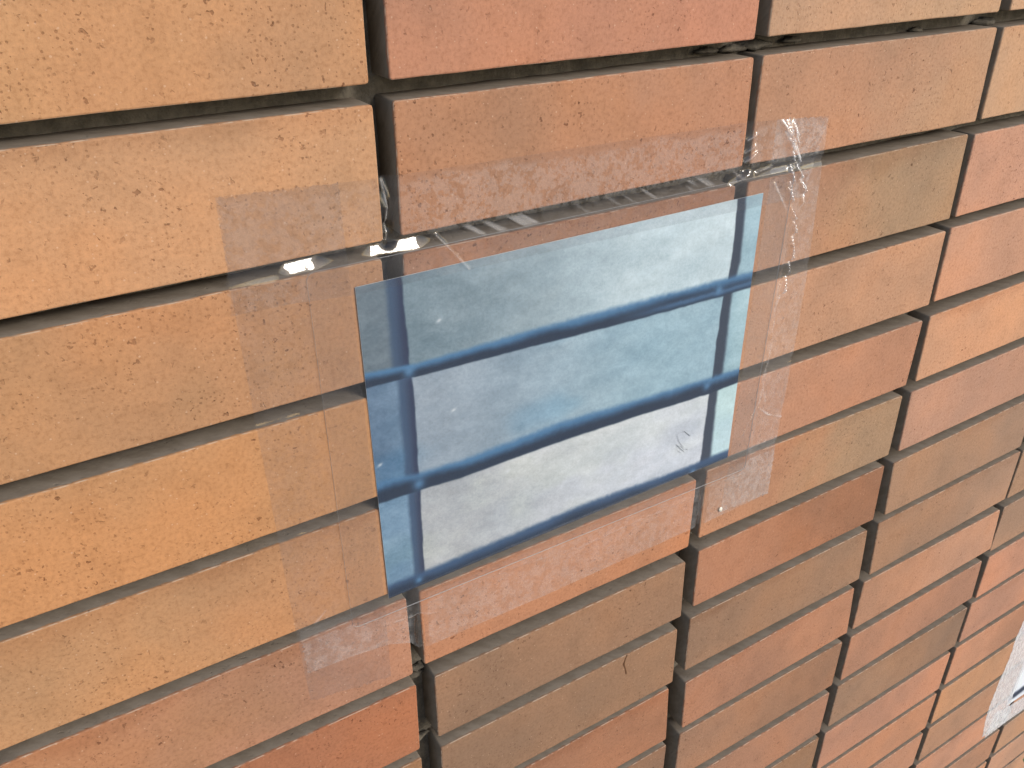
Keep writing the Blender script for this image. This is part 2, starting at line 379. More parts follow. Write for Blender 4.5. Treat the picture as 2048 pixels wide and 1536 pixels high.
shared = []
for i in range(6):
    q = [np.array(p) for p in ((-BW/2, -BH/2), (BW/2, -BH/2), (BW/2, BH/2), (-BW/2, BH/2))]
    q = [a+rng.normal(0, 0.0005, 2) for a in q]
    V, Fc, ctr = brick_mesh(q, 100+i)
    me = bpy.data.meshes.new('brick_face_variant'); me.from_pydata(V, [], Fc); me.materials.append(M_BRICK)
    me.polygons.foreach_set('use_smooth', [False]+[True]*(len(Fc)-2)+[False]); me.update(); shared.append(me)

BRICKS = {}
for r in range(R0, R1+1):
    for c in range(C0, C1+1):
        have = {k: OFF[(r, c, k)] for k in ('TL', 'TR', 'BR', 'BL') if (r, c, k) in OFF}
        if have:
            quad = []
            for k in ('TL', 'TR', 'BR', 'BL'):
                if k in have: o = have[k]
                else:
                    near = [have[m] for m in have if m[1] == k[1]] or [np.mean(list(have.values()), 0)*0.5]
                    o = np.mean(near, 0)
                    if not any(m[1] == k[1] for m in have): o = o*0.5
                quad.append(nominal(r, c, k)+o)
            V, Fc, ctr = brick_mesh(quad, r*31+c*7+50)
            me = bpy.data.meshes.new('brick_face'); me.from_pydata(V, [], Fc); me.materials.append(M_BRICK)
            me.polygons.foreach_set('use_smooth', [False]+[True]*(len(Fc)-2)+[False]); me.update()
        else:
            me = shared[(r*5+c*3) % 6]
            ctr = (nominal(r, c, 'TL')+nominal(r, c, 'BR'))/2+rng.normal(0, 0.0006, 2)
        o = bpy.data.objects.new('brick', me); COL.objects.link(o)
        o.parent = wall; o.matrix_parent_inverse = Matrix.Translation(-wall.location)
        o.location = W(ctr[0], ctr[1], float(rng.uniform(-0.00025, 0.00025)))
        col = COLOR.get((r, c))
        if col is None:
            col = np.array(PAL[int(rng.integers(len(PAL)))], float)+rng.normal(0, 5, 3)
        col = mute(col)
        a = np.clip(lin(col)/KLIGHT, 0.02, 0.8)
        o.color = (*a, 1)
        t2 = TONE.get((r, c)); t2 = np.array(col, float)*(1+rng.normal(0, 0.03))+np.array([1, 0, -1])*rng.normal(0, 2.0) if t2 is None else mute(t2)
        o['tone'] = [float(z) for z in np.clip(lin(t2)/KLIGHT, 0.02, 0.8)]
        BRICKS[(r, c)] = o

# mortar bed, raked back, with crumbs and smears
xa, xb = C0*PX-JW, (C1+1)*PX; ya, yb = R0*PY-JH, GROUND_DROP
nx, ny = 260, 230
gx, gy = np.meshgrid(np.linspace(xa, xb, nx), np.linspace(ya, yb, ny))
dep = RECESS+fbm(gx*110, gy*110, 3, 3)*0.0024
V = [W(x, y, d) for x, y, d in zip(gx.ravel(), gy.ravel(), dep.ravel())]
Fc = [(j*nx+i, (j+1)*nx+i, (j+1)*nx+i+1, j*nx+i+1) for j in range(ny-1) for i in range(nx-1)]
def lump(px, py, rx, ry, rz, dd, seed):
    b = len(V); nu, nv = 10, 7
    for j in range(nv):
        t = math.pi*j/(nv-1)
        for i in range(nu):
            p = 2*math.pi*i/nu
            k = 1+0.35*math.sin(3*p+seed)*math.sin(2*t+seed*2)+0.2*math.sin(5*p-seed*3+t)
            V.append(W(px+rx*k*math.sin(t)*math.cos(p), py+ry*k*math.cos(t), dd+rz*k*math.sin(t)*math.sin(p)))
    for j in range(nv-1):
        for i in range(nu): Fc.append((b+j*nu+i, b+j*nu+(i+1) % nu, b+(j+1)*nu+(i+1) % nu, b+(j+1)*nu+i))
for u, v, s in ((1525, 92, 1.0), (1600, 82, .6), (1480, 100, .7), (1430, 104, .6), (1985, 46, .9), (1850, 62, .5), (828, 1362, .9), (845, 1345, .6), (1765, 925, .5), (1380, 1226, .5), (1362, 1352, .6), (1735, 1155, .5), (1940, 1205, .7), (1890, 1290, .5), (838, 1490, .7), (1110, 125, .5), (1240, 112, .45), (1700, 1270, .5)):
    q = hit(u, v, 0.011)
    lump(q[0], q[1], 0.012*s, 0.0030*s, 0.006*s, 0.0180, u*0.37)
mo = mesh_obj('mortar', V, Fc, M_MORTAR, wall, smooth=True)
V = []
for y0 in (0.030, 0.24):
    V += [W(xa-0.0, yb, y0), W(xb, yb, y0), W(xb, ya, y0), W(xa, ya, y0)]
mesh_obj('wall_core', V, [(0, 1, 2, 3), (5, 4, 7, 6), (4, 0, 3, 7), (1, 5, 6, 2), (3, 2, 6, 7), (4, 5, 1, 0)], M_CORE, wall)

# dried brown drip on one of the brown bricks
b71 = BRICKS[(7, 1)]
path = [hit(u, v) for u, v in ((1254, 1309), (1250, 1318), (1247, 1328), (1250, 1336), (1252, 1347))]
wid = [0.0007, 0.0005, 0.0011, 0.0006, 0.0009]
V = []; Fc = []
for i, (q, w_) in enumerate(zip(path, wid)):
    V += [W(q[0]-w_, q[1], -0.0003), W(q[0], q[1], -0.0008), W(q[0]+w_, q[1], -0.0003)]
    if i: k = 3*i; Fc += [(k-3, k, k+1, k-2), (k-2, k+1, k+2, k-1)]
st = mesh_obj('dried_drip', V, Fc, plain('dried_brown_drip', (0.10, 0.045, 0.018), 0.5), None, smooth=True)
st.parent = b71; st.matrix_parent_inverse = Matrix.Translation(-b71.location)

# ------------------------------------------------------------------ laminated print
def polyline(pts, n):
    p = np.array(pts, float); L = np.r_[0, np.cumsum(np.linalg.norm(np.diff(p, axis=0), axis=1))]
    t = np.linspace(0, L[-1], n)
    return np.stack([np.interp(t, L, p[:, i]) for i in range(2)], 1)
def H2(pts, d=0.0): return np.array([hit(u, v, d) for u, v in pts])

D_PRINT = -0.0009
POUCH = H2([(612, 548), (1592, 338), (1490, 938), (707, 1258)], -0.0011)       # TL TR BR BL
PRINT = H2([(710, 575), (1527, 386), (1455, 915), (778, 1197)], D_PRINT)

def sd_quad(x, y, Q):
    """signed distance to a convex quad, positive inside"""
    d = None
    c = Q.mean(0)
    for i in range(4):
        a, b = Q[i], Q[(i+1) % 4]
        e = b-a; n = np.array([-e[1], e[0]]); n /= np.linalg.norm(n)
        if np.dot(c-a, n) < 0: n = -n
        t = (x-a[0])*n[0]+(y-a[1])*n[1]
        d = t if d is None else np.minimum(d, t)
    return d

def bilinear(Q, s, t):
    TL, TR, BR, BL = Q
    return ((1-s)*(1-t))[..., None]*TL+(s*(1-t))[..., None]*TR+(s*t)[..., None]*BR+((1-s)*t)[..., None]*BL

def ink(x, y, seed=0):
    """the picture on the sheet: a bluish photograph of the same brick bond; x, y in wall space (arrays)"""
    def seg_band(pts, x, y, axis):
        p = np.array(pts)       # rows: pixel u, v_lo, v_hi  (axis 0: line runs across) / v, u_lo, u_hi
        lo = np.array([hit(a, b, D_PRINT) if axis == 0 else hit(b, a, D_PRINT) for a, b, _ in pts])
        hi = np.array([hit(a, b, D_PRINT) if axis == 0 else hit(b, a, D_PRINT) for a, _, b in pts])
        if axis == 0:
            L = np.interp(x, lo[:, 0], lo[:, 1]); Hh = np.interp(x, hi[:, 0], hi[:, 1]); q = y
        else:
            L = np.interp(y, lo[:, 1], lo[:, 0]); Hh = np.interp(y, hi[:, 1], hi[:, 0]); q = x
        return (q-L)/(Hh-L)
    wob = fbm(x*110, y*110, 41, 3)
    h1 = seg_band([(705, 752, 785), (730, 746, 778), (808, 731, 757), (830, 728, 755), (1040, 666, 700), (1236, 613, 650), (1431, 562, 597), (1510, 541, 573)], x, y, 0)
    h2 = seg_band([(740, 970, 1014), (755, 965, 1010), (830, 948, 984), (923, 920, 956), (1119, 844, 884), (1275, 799, 833), (1412, 757, 790), (1480, 736, 764)], x, y, 0)
    h3 = seg_band([(765, 1178, 1206), (774, 1172, 1202), (973, 1090, 1124), (1169, 1007, 1041), (1364, 938, 966), (1470, 892, 922)], x, y, 0)
    row = np.where(h1 < 0.5, 0, np.where(h2 < 0.5, 1, np.where(h3 < 0.6, 2, 3)))
    vA = [seg_band([(540, 768, 799), (560, 773, 804), (710, 783, 817), (760, 788, 820)], x, y, 1),
          seg_band([(740, 793, 822), (762, 796, 825), (910, 810, 835), (1000, 816, 840)], x, y, 1),
          seg_band([(940, 814, 837), (969, 816, 840), (1100, 826, 846), (1200, 834, 852)], x, y, 1)]
    vB = [seg_band([(380, 1478, 1492), (396, 1476, 1491), (478, 1468, 1484), (524, 1462, 1478), (560, 1456, 1470)], x, y, 1),
          seg_band([(560, 1452, 1467), (586, 1447, 1463), (689, 1432, 1450), (747, 1425, 1443), (790, 1418, 1436)], x, y, 1),
          seg_band([(750, 1424, 1439), (784, 1418, 1433), (921, 1401, 1419), (960, 1396, 1413)], x, y, 1)]
    ri = np.clip(row, 0, 2)
    A = np.choose(ri, vA); B = np.choose(ri, vB)
    col = np.where(A < 0.5, 0, np.where(B < 0.5, 1, 2))
    s = (x-PRINT[0, 0])/(PRINT[1, 0]-PRINT[0, 0])
    base = np.zeros(x.shape+(3,))
    ends = {(0, 0): ((104, 122, 134), (112, 128, 140)), (1, 0): ((92, 122, 152), (104, 138, 168)), (2, 0): ((112, 150, 180), (118, 156, 186)),
            (0, 1): ((124, 147, 159), (204, 225, 232)), (1, 1): ((146, 164, 180), (156, 192, 208)), (2, 1): ((178, 183, 187), (212, 219, 229)),
            (0, 2): ((158, 196, 210), (164, 200, 214)), (1, 2): ((140, 182, 198), (172, 208, 218)), (2, 2): ((190, 224, 232), (196, 228, 236))}
    for (r_, c_), (a, b) in ends.items():
        m = (ri == r_) & (col == c_)
        lo_, hi_ = (0.0, 0.1) if c_ == 0 else ((0.08, 0.78) if c_ == 1 else (0.9, 1.0))
        t = sstep(lo_, hi_, s)[..., None]
        base = np.where(m[..., None], np.array(a)*(1-t)+np.array(b)*t, base)
    # mottled weathering in the printed bricks
    cl = fbm(x*28+y*20, y*45, 7+seed, 4); cl2 = fbm(x*60-y*40, y*120, 19+seed, 4); bl = fbm(x*18, y*30, 33+seed, 3)
    base = base+(cl*17)[..., None]*np.array([1.0, 0.8, 0.65])+(cl2*13)[..., None]
    base = base+(sstep(0.0, 0.7, bl)*(ri == 1)*14)[..., None]*np.array([-1.3, -0.3, 0.3])
    base = base+(sstep(0.0, 0.5, -bl)*(ri == 2)*10)[..., None]*np.array([0.9, 0.9, 0.1])
    fine = fbm(x*700, y*900, 77, 3)*11+vnoise(x*230, y*260, 78)*4
    base = base+fine[..., None]
    out = base
    navy = np.array([44, 66, 100.0]); core = np.array([27, 49, 74.0]); blue = np.array([72, 126, 172.0])
    def over(o, m, c): return o*(1-m[..., None])+np.array(c)*m[..., None]
    # upright joints: soft shaded left flank, crisp dark right edge
    ww = wob*0.10
    mA = sstep(-0.30, 0.18, A+ww)*(1-sstep(0.94, 1.10, A+ww)); tA = sstep(0.2, 0.95, A)
    cA = np.array([56, 82, 114.0])*(1-tA[..., None])+np.array([34, 48, 80.0])*tA[..., None]
    out = over(out, mA*0.92, cA)
    mB = sstep(-0.10, 0.10, B+ww)*(1-sstep(0.85, 1.35, B+ww))
    out = over(out, mB*0.95, (46, 58, 78))
    # bed joints: fuzzy bright blue upper lip, dark core, crisp lower edge
    lines = ((h1, 1.0, 0), (h2, 1.0, 1), (h3, 0.35, 2))
    for hh, lip, i in lines:
        q = hh+wob*0.04+fbm(x*400, y*400, 5+i, 2)*0.04*(hh < 0.7)
        m = sstep(-0.16, 0.20, q)*(1-sstep(0.92, 1.04, q))
        t = sstep(0.10, 0.66, q+0.12*vnoise(x*40, y*40, 60+i))[..., None]
        c = (blue*lip+navy*(1-lip))*(1-t)+core*t
        if i == 0:       # the upper joint carries a second pale streak to the right
            st_ = np.exp(-((q-0.72)/0.16)**2)*sstep(0.55, 0.8, s)*0.75
            c = c*(1-st_[..., None])+np.array([78, 122, 165])*st_[..., None]
        out = out*(1-m[..., None])+c*m[..., None]
    # pale crumbs where joints meet
    for u, v, rr in ((818, 744, 9), (838, 968, 10), (1438, 580, 9), (1414, 772, 9), (1385, 944, 8), (838, 1160, 7)):
        p = hit(u, v, D_PRINT); d = np.hypot((x-p[0]), (y-p[1])*1.0)/(rr*0.00036)
        m = np.exp(-d**2)*0.8; out = over(out, m, (90, 145, 192))
    for u, v in ((878, 641), (907, 820), (1015, 942), (760, 930)):
        p = hit(u, v, D_PRINT); d = np.hypot((x-p[0])*0.6, (y-p[1])+(x-p[0])*0.4)/0.0009
        out = over(out, np.exp(-d**2)*0.8, (225, 230, 235))
    gr_ = out@np.array([0.3, 0.59, 0.11]); lum = np.clip(gr_/150.0, 0, 1)[..., None]
    out = out*(1-0.16*lum)+gr_[..., None]*0.16*lum      # the pale parts have faded towards grey
    return np.clip(out, 8, 250)

def sheet(name, Q, nu, nv, dep_fn, mats, parent, color_fn=None, thick=0.0002):
    """a thin solid sheet over the quad Q, front face gridded, back face and rim closed"""
    s, t = np.meshgrid(np.linspace(0, 1, nu), np.linspace(0, 1, nv))
    P = bilinear(Q, s, t); x, y = P[..., 0], P[..., 1]
    d = dep_fn(x, y)
    return grid_sheet(name, x, y, d, mats, parent, color_fn, thick)

def grid_sheet(name, x, y, d, mats, parent, color_fn=None, thick=0.0002):
    nv, nu = x.shape
    front = np.stack([x, d, GROUND_DROP-y], -1).reshape(-1, 3)
    # rim ring shifted back
    idx = np.arange(nu*nv).reshape(nv, nu)
    ring = list(idx[0, :])+list(idx[1:, -1])+list(idx[-1, -2::-1])+list(idx[-2:0:-1, 0])
    back = front[ring]+np.array([0, thick, 0])
    verts = np.vstack([front, front[ring], back]); nf = len(front)
    a = idx[:-1, :-1].ravel(); b = idx[1:, :-1].ravel(); c = idx[1:, 1:].ravel(); e = idx[:-1, 1:].ravel()
    faces = np.stack([a, b, c, e], 1).tolist(); n1 = len(faces)
    m = len(ring)
    for k in range(m):
        faces.append((nf+k, nf+(k+1) % m, nf+m+(k+1) % m, nf+m+k))
    o = mesh_obj(name, verts.tolist(), faces, mats, parent, smooth=True, fmat=[0]*n1+[min(1, len(mats)-1)]*(len(faces)-n1))
    if color_fn is not None:
        rgb = lin(color_fn(x, y).reshape(-1, 3))/KPRINT
        ca = o.data.color_attributes.new('ink', 'FLOAT_COLOR', 'POINT')
        full = np.ones((len(verts), 4)); full[:nf, :3] = np.clip(rgb, 0, 0.9); full[nf:, :3] = 0.8
        ca.data.foreach_set('color', full.ravel())
    return o
KPRINT = np.array([1.42, 1.38, 1.32])

def pouch_depth(x, y):
    return -0.0011-0.00018*fbm(x*14, y*14, 8, 2)
root = empty('laminated_print', W(*(POUCH.mean(0)), -0.0015))
tag(root, 'laminated pale blue photo print of bricks, taped on with clear tape', 'print')
sheet('printed_photo', PRINT, 420, 310, lambda x, y: pouch_depth(x, y)+0.0002, [M_PRINT, M_PAPER], root, ink, 0.0004)

# pouch with rounded corners: a fine grid squeezed into a rounded outline
def rounded_grid(Q, nu, nv, rad):
    s, t = np.meshgrid(np.linspace(0, 1, nu), np.linspace(0, 1, nv))
    P = bilinear(Q, s, t)
    w = np.linalg.norm(Q[1]-Q[0]); h = np.linalg.norm(Q[3]-Q[0])
    X = s*w; Y = t*h
    cx = np.clip(X, rad, w-rad); cy = np.clip(Y, rad, h-rad)
    dx, dy = X-cx, Y-cy
    m = np.maximum(np.abs(dx), np.abs(dy)); L = np.hypot(dx, dy)+1e-12
    k = np.where((np.abs(dx) > 0) & (np.abs(dy) > 0), m/L, 1.0)
    return bilinear(Q, (cx+dx*k)/w, (cy+dy*k)/h)
Pg = rounded_grid(POUCH, 180, 130, 0.004)
grid_sheet('laminating_film', Pg[..., 0], Pg[..., 1], pouch_depth(Pg[..., 0], Pg[..., 1]), [M_POUCH, M_EDGE], root, None, 0.0009)

# pencil scribble on the film
def tube(name, pix, rad, mat, parent, dep):
    p = polyline(H2(pix, dep), 14); V = []; Fc = []
    for i, q in enumerate(p):
        for k in range(4):
            a = k*math.pi/2
            V.append(W(q[0]+rad*math.cos(a), q[1]+rad*math.sin(a)*0.7, dep+rad*0.5*math.sin(a+0.7)))
        if i:
            b = 4*i
            for k in range(4): Fc.append((b-4+k, b-4+(k+1) % 4, b+(k+1) % 4, b+k))
    return mesh_obj(name, V, Fc, mat, parent, smooth=True)
M_PENCIL = plain('grey_pencil', (0.16, 0.17, 0.19), 0.5)
c6 = lambda L: [(1280+a/5.909, 820+b/5.909) for a, b in L]
for L, rr in (([(592, 306), (560, 280), (525, 250)], .00022), ([(525, 250), (470, 275), (440, 300), (452, 350), (475, 395), (516, 440)], .00013), ([(430, 408), (470, 450), (522, 492)], .0002),
          ([(440, 480), (490, 512)], .00012), ([(430, 440), (480, 425), (520, 468)], .00012), ([(546, 466), (552, 463), (558, 468)], .0004)):
    tube('pencil_stroke', c6(L), rr, M_PENCIL, root, -0.00140)

# ------------------------------------------------------------------ clear tape
CREASES = [  # pixel path, amplitude (m, outward), half width (m), period of the pleats (m, 0 = plain fold)
 ([(1573, 238), (1578, 300), (1578, 330), (1572, 380), (1574, 405), (1584, 440), (1580, 490), (1568, 560), (1551, 600)], 0.0056, 0.0019, 0.0140),
 ([(1560, 238), (1568, 262), (1578, 300)], 0.0048, 0.0024, 0.0120),
 ([(1585, 245), (1588, 300), (1592, 340), (1604, 385), (1600, 410)], 0.0052, 0.0018, 0.0130),
 ([(1551, 566), (1541, 672), (1527, 750), (1515, 800), (1478, 872)], 0.0016, 0.0012, 0.016),
 ([(1540, 690), (1520, 760), (1528, 800)], 0.0006, 0.0012, 0),
 ([(1515, 815), (1535, 828), (1560, 832)], 0.0009, 0.0009, 0),
 ([(1545, 365), (1560, 400), (1580, 440)], 0.0006, 0.0008, 0),
 ([(870, 470), (900, 500), (935, 535)], 0.0010, 0.0010, 0),
 ([(920, 500), (960, 455)], 0.00010, 0.0013, 0), ([(960, 500), (1010, 442)], 0.00010, 0.0013, 0), ([(1000, 495), (1065, 428)], 0.00010, 0.0013, 0),
 ([(1050, 480), (1125, 415)], 0.00010, 0.0013, 0), ([(1110, 462), (1195, 400)], 0.00010, 0.0013, 0), ([(1180, 440), (1290, 380)], 0.00010, 0.0013, 0),
 ([(1240, 425), (1390, 358)], 0.00010, 0.0013, 0), ([(1320, 405), (1470, 342)], 0.00010, 0.0013, 0),
 ([(1455, 372), (1478, 358), (1500, 345)], 0.0014, 0.0019, 0), ([(1510, 345), (1540, 333)], 0.0011, 0.0013, 0),
 ([(767, 360), (772, 420), (779, 480)], 0.0078, 0.0027, 0.0230),
 ([(1492, 325), (1512, 304)], 0.0013, 0.0011, 0), ([(1498, 282), (1512, 268)], 0.0010, 0.0009, 0), ([(1493, 308), (1510, 290)], 0.0010, 0.0009, 0),
 ([(630, 1245), (650, 1220)], 0.0007, 0.0008, 0), ([(790, 1240), (830, 1228), (870, 1222)], 0.0006, 0.0010, 0),
 ([(850, 1205), (960, 1150), (1090, 1110)], 0.0005, 0.0012, 0), ([(1150, 1095), (1260, 1045), (1385, 990)], 0.0006, 0.0011, 0),
 ([(1400, 975), (1483, 945)], 0.0004, 0.0008, 0),
]
CR = [(polyline(H2(p), 60), a, w, per) for p, a, w, per in CREASES]
PAINTED_GLINT = [0.65, 0.5, 0.55, 0.25, 0.15, 0.4, 0.25, 0.25]+[0]*9+[0.25, 0.35, 0.3, 0.25, 0.3, 0.2, 0.15, 0.15, 0.15, 0.12]; PAINTED_GLINT = (PAINTED_GLINT+[0]*40)[:len(CR)]  # strength of the white highlight painted along each crease
U_A, U_B = hit(865, 490)[0], hit(1470, 360)[0]
GLINT = [(hit(548, 527)[0], hit(668, 520)[0]), (hit(722, 508)[0], hit(866, 498)[0])]
def tape_depth(x, y, lift, seed):
    g = 0.0004+0.00018*fbm(x*45, y*45, seed, 3)
    # sag into the joints
    fx = (x/PX)-np.floor(x/PX); jx = np.clip((fx*PX-BW)/JW, 0, 1)
    fy = (y/PY)-np.floor(y/PY); jy = np.clip((fy*PY-BH)/JH, 0, 1)
    sx = np.sin(jx*math.pi)**2; sy = np.sin(jy*math.pi)**2
    k = 0.0024*(1+0.7*fbm(x*35, y*35, seed+3, 2))
    mid = sstep(U_A, U_A+0.025, x)*(1-sstep(U_B-0.02, U_B, x))      # pulled taut between the glints
    first = (np.floor(y/PY) == 1) & (x < U_A+0.03)
    sag = k*np.maximum(sx, sy*(1-0.85*mid)*np.where(first, 0.35, 0.4))
    # tent up on to the laminated sheet
    d = sd_quad(x, y, POUCH)+0.0012*fbm(x*40, y*40, seed+9, 2)
    w = sstep(np.where(x < U_B, -0.0135, -0.0055), 0.0004, d)
    out = (g-sag)*(1-w)+(0.00140+0.00008*fbm(x*70, y*70, seed+1, 2))*w
    # pleats pressed into the first bed joint: a ramp that leans back to the sky
    for a, b in (GLINT if seed == 15 else ()):
        jl = (y-PY-BH)/JH+0.05*fbm(x*50, y*0, seed+2, 2)
        jl = jl+0.045*fbm(x*90, x*0, seed+6, 3)
        e = sstep(a-0.002, a+0.006, x)*(1-sstep(b-0.009, b+0.001, x))
        G = e*sstep(-0.15, 0.1, jl)*(1-sstep(1.0, 1.5, jl))
        wide = 0.14+0.42*e*(1+0.35*fbm(x*60, y*0, seed+7, 2))          # the bright facet thins out to its ends
        t = np.clip((jl-0.42)/wide+0.5, 0, 1)
        ramp = -0.0012+0.0047*wide*(t-0.5)+0.0009+0.00005*fbm(x*200, y*90, seed+4, 3)
        out = out*(1-G)+ramp*G
    for p, a, wd, per in CR:
        lo, hi = p.min(0)-0.006, p.max(0)+0.006
        m = (x > lo[0]) & (x < hi[0]) & (y > lo[1]) & (y < hi[1])
        if not m.any(): continue
        xs, ys = x[m], y[m]
        D = np.hypot(xs[:, None]-p[None, :, 0], ys[:, None]-p[None, :, 1])
        k_ = np.argmin(D, 1); dist = D[np.arange(len(xs)), k_]
        if per:
            L = np.r_[0, np.cumsum(np.linalg.norm(np.diff(p, axis=0), axis=1))]
            # arc length along the crease, continuous
            kk = np.clip(k_, 0, len(p)-2); e = p[kk+1]-p[kk]; el_ = np.linalg.norm(e, axis=1)
            arc = L[kk]+np.clip(((xs-p[kk, 0])*e[:, 0]+(ys-p[kk, 1])*e[:, 1])/el_, -el_, el_)
            ph = (arc/per+0.25*vnoise(arc*90, arc*0, seed+8)) % 1.0
            amp = 0.12+0.88*np.where(ph < 0.78, ph/0.78, (1-ph)/0.22)
            amp = amp*sstep(-0.001, 0.003, L[-1]-arc)-(0.5 if per > 0.02 else 0)
        else: amp = 1+0.15*vnoise(xs*80, ys*80, seed+21)
        tmp = out[m]; tmp += a*np.exp(-(dist/wd)**2)*amp; out[m] = tmp
    return -(np.maximum(out, -0.006)+lift)

def adhesion_glint(x, y, tt, seed):
    fx = (x/PX)-np.floor(x/PX); fy = (y/PY)-np.floor(y/PY)
    joint = np.maximum(sstep(BW-0.001, BW+0.001, fx*PX), sstep(BH-0.001, BH+0.001, fy*PY))
    inside = sstep(-0.001, 0.002, sd_quad(x, y, POUCH))
    wet = (1-joint)*(1-0.6*inside)+0.30*joint*(1-inside)
    if seed == 15:      # ragged line where the glue takes hold
        wet = wet*sstep(0.02, 0.10, tt+0.09*fbm(x*90, y*90, 71, 3))*(0.45+0.55*sstep(hit(740, 420)[0], hit(900, 400)[0], x))
    painted_glint = np.zeros_like(x)
    for (p, a, wd, per), k in zip(CR, PAINTED_GLINT):
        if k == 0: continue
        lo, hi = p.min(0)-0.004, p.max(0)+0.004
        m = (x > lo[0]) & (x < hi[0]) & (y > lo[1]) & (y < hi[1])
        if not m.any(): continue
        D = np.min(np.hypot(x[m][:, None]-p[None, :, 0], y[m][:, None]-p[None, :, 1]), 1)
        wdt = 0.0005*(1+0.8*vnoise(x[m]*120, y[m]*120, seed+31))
        painted_glint[m] = np.maximum(painted_glint[m], k*np.exp(-(D/wdt)**2)*(0.75+0.5*vnoise(x[m]*300, y[m]*300, 5)))
    if seed == 15:      # drawn-out sheen across the first bed joint, painted as white haze
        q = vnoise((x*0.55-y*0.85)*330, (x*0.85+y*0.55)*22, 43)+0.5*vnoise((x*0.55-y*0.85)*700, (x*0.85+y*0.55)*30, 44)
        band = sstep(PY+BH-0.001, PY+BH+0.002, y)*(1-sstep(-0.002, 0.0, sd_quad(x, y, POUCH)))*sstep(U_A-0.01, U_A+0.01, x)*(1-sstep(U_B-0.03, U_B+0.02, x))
        painted_glint = np.maximum(painted_glint, band*0.22*sstep(-0.05, 0.7, q))
    return np.stack([wet, np.clip(painted_glint, 0, 0.9), painted_glint*0], -1)

def tape(name, edge_a, edge_b, label, lift, seed, mat, ragged=0.0004, step=0.0006):
    A = H2(edge_a); B = H2(edge_b)
    La = np.linalg.norm(np.diff(A, axis=0), axis=1).sum(); wdt = np.linalg.norm(A[0]-B[0])
    n = max(20, int(La/step)); m = max(12, int(max(wdt, np.linalg.norm(A[-1]-B[-1]))/step))
    a = polyline(A, n); b = polyline(B, n)
    t = np.linspace(0, 1, m)[:, None, None]
    P = a[None]*(1-t)+b[None]*t
    s = np.linspace(0, 1, n)[None, :]; tt = np.linspace(0, 1, m)[:, None]
    # hand-torn ends
    dirv = (a[-1]-a[0])/np.linalg.norm(a[-1]-a[0])
    endw = sstep(0.06, 0.0, s)*1.0+sstep(0.94, 1.0, s)*1.0
    jag = fbm(tt*26+seed, tt*0+seed, seed, 3)*0.0016*endw*ragged/0.0004
    P = P+jag[..., None]*dirv
    x, y = P[..., 0], P[..., 1]
    d = tape_depth(x, y, lift, seed)
    # orientation: front face must look at the viewer (-Y)
    e1 = P[0, 1]-P[0, 0]; e2 = P[1, 0]-P[0, 0]
    if e1[0]*e2[1]-e1[1]*e2[0] < 0: x, y, d = x[:, ::-1], y[:, ::-1], d[:, ::-1]
    r = empty(name, W(x.mean(), y.mean(), 0.0)); tag(r, label, 'tape', 'clear tape strips round the laminated print')
    fo = grid_sheet('film', x, y, d, [mat, M_TEDGE], r, None, 0.00012)
    TT = np.repeat(tt, n, 1)
    ca = fo.data.color_attributes.new('adhesion_glint', 'FLOAT_COLOR', 'POINT'); full = np.ones((len(fo.data.vertices), 4))
    full[:x.size, :3] = adhesion_glint(x, y, TT, seed).reshape(-1, 3); full[x.size:, :2] = 0.3
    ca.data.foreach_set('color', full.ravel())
    return r
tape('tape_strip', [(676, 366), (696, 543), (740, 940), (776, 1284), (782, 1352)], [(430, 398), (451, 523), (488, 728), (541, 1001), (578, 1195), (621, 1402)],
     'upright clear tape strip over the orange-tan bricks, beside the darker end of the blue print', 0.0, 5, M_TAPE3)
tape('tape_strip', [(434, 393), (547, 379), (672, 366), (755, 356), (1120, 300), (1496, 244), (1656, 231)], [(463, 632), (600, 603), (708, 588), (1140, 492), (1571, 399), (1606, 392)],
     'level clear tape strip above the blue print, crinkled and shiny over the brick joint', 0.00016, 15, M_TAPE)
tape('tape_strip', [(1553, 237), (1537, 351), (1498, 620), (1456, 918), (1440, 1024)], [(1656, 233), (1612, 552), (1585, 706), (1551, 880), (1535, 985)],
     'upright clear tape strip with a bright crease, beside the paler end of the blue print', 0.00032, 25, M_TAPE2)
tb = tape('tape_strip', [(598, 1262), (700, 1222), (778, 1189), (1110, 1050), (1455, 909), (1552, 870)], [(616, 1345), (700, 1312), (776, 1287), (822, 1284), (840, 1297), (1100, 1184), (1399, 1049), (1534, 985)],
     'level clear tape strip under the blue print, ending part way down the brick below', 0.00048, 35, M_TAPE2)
# trapped air bubble at the foot of the right-hand strip
q = hit(1441, 1019, -0.0012); V = []; Fc = []; nu, nv = 10, 6
for j in range(nv):
    t = math.pi*j/(nv-1)
    for i in range(nu):
        p = 2*math.pi*i/nu
        V.append(W(q[0]+0.0016*math.sin(t)*math.cos(p)*(1.15-0.25*math.cos(t)), q[1]+0.0023*math.cos(t), -0.0012+0.0009*math.sin(t)*math.sin(p)))
for j in range(nv-1):
    for i in range(nu): Fc.append((j*nu+i, j*nu+(i+1) % nu, (j+1)*nu+(i+1) % nu, (j+1)*nu+i))
mesh_obj('air_bubble', V, Fc, plain('clear_air_bubble', (0.62, 0.60, 0.52), 0.08, 0.6), tb, smooth=True)

